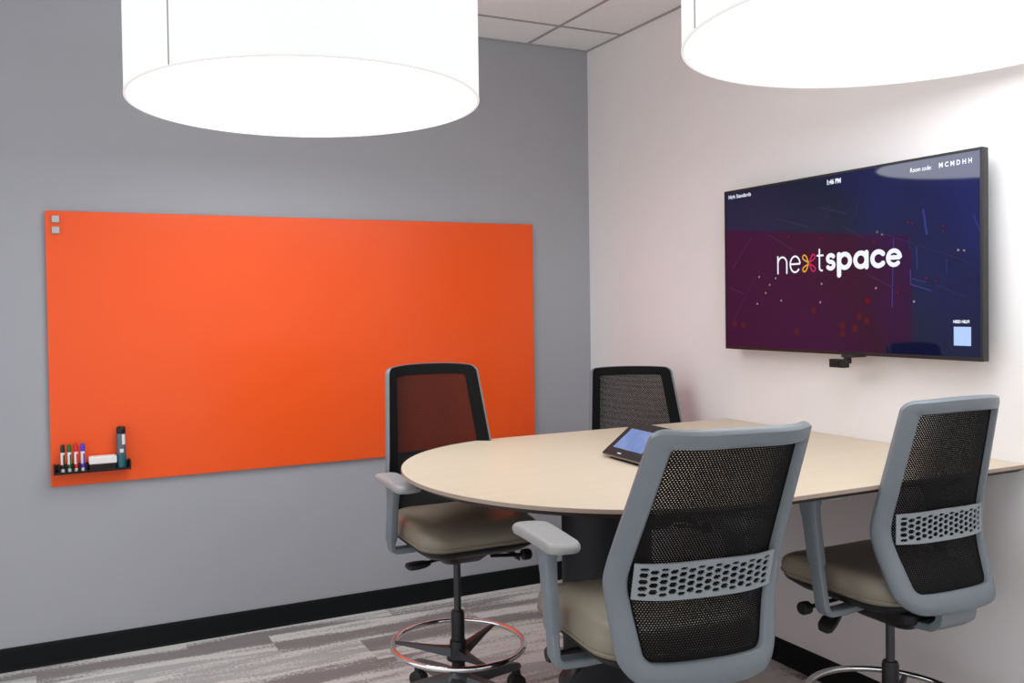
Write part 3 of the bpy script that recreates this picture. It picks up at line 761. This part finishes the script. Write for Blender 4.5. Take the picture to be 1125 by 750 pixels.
    auto(obj('column_sleeve', lathe(bmesh.new(), [(.027, .13), (.025, .20), (.025, .405), (.021, .415)], 28), M['black'], t_))
    fr = obj('foot_ring', tube(bmesh.new(), [(.246*math.cos(2*PI*k/72), .246*math.sin(2*PI*k/72), .290) for k in range(72)], .0105, 14, closed=True), M['chrome'], t_, True)
    for k in range(3):
        a = math.radians(RING_A)+2*PI*k/3; d = Vector((math.cos(a), math.sin(a), 0)); n = Vector((-d.y, d.x, 0)); lo = []
        for rr, wd, zz, hh in ((.026, .030, .262, .014), (.09, .020, .268, .011), (.17, .012, .279, .007), (.240, .008, .288, .004)):
            c_ = d*rr+Vector((0, 0, zz)); lo.append([c_+n*wd*.6+Vector((0, 0, hh)), c_-n*wd*.6+Vector((0, 0, hh)), c_-n*wd-Vector((0, 0, hh)), c_+n*wd-Vector((0, 0, hh))])
        obj('ring_spoke', loft(bmesh.new(), lo), M['steel'], fr)
    obj('ring_hub', lathe(bmesh.new(), [(.045, .232), (.040, .245), (.033, .262), (.031, .300), (.028, .305)], 28), M['black'], fr, True)
    bs = obj('star_base', lathe(bmesh.new(), [(.052, .105), (.058, .12), (.052, .165), (.034, .195)], 32), M['base_gray'], t_, True)
    for k in range(5):
        a = math.radians(BASE_A)+2*PI*k/5; d = Vector((math.cos(a), math.sin(a), 0)); n = Vector((-d.y, d.x, 0)); lo = []
        for rr, wd, zz, hh in ((.03, .036, .150, .026), (.12, .032, .140, .023), (.22, .027, .124, .018), (.32, .022, .106, .013), (.352, .016, .100, .010)):
            c_ = d*rr+Vector((0, 0, zz)); lo.append([c_+n*wd*.55+Vector((0, 0, hh)), c_-n*wd*.55+Vector((0, 0, hh)), c_-n*wd+Vector((0, 0, 0)), c_-n*wd*.9-Vector((0, 0, hh)), c_+n*wd*.9-Vector((0, 0, hh)), c_+n*wd])
        auto(obj('base_leg', loft(bmesh.new(), lo), M['base_gray'], bs), 25)
        # twin-wheel caster
        cs = bmesh.new(); cpos = d*.340
        for s_ in (-1, 1):
            w_ = lathe(bmesh.new(), [(.024, 0), (.034, .003), (.034, .019), (.026, .022)], 24)
            bmesh.ops.rotate(w_, verts=w_.verts, matrix=Matrix.Rotation(PI/2, 3, 'X')); bmesh.ops.translate(w_, verts=w_.verts, vec=(0, .022 if s_ > 0 else -.002, 0))
            bmesh.ops.rotate(w_, verts=w_.verts, matrix=Matrix.Rotation(a+.7+k, 3, 'Z')); bmesh.ops.translate(w_, verts=w_.verts, vec=cpos+Vector((0, 0, .0343)))
            tmp = bpy.data.meshes.new('tmp'); w_.to_mesh(tmp); w_.free(); cs.from_mesh(tmp); bpy.data.meshes.remove(tmp)
        lathe(cs, [(.016, .055), (.018, .072), (.012, .095)], 16, c=cpos)
        obj('caster', cs, M['rubber'], bs, True)
    return t_
RING_A, BASE_A = 90, 58
make_chair('tall mesh-back stool at the rounded table end, facing the viewer before the orange board', -1.470, -1.290, 3.148, .001, -.100, 0.0, .020)
RING_A, BASE_A = 10, 20
make_chair('tall stool in the room corner, only its black back showing above the table', -.432, -1.081, 3.550, -.045, .051)
RING_A, BASE_A = 70, 60
make_chair('tall grey-framed stool nearest the viewer, seen from behind and partly hiding the tablet', -1.477, -2.481, .150, .019, .147, .020)
RING_A, BASE_A = 30, 80
make_chair('tall grey-framed stool seen from behind below the television, nearest the off-white wall', -.456, -2.345, .029, -.052, -.083, .088)
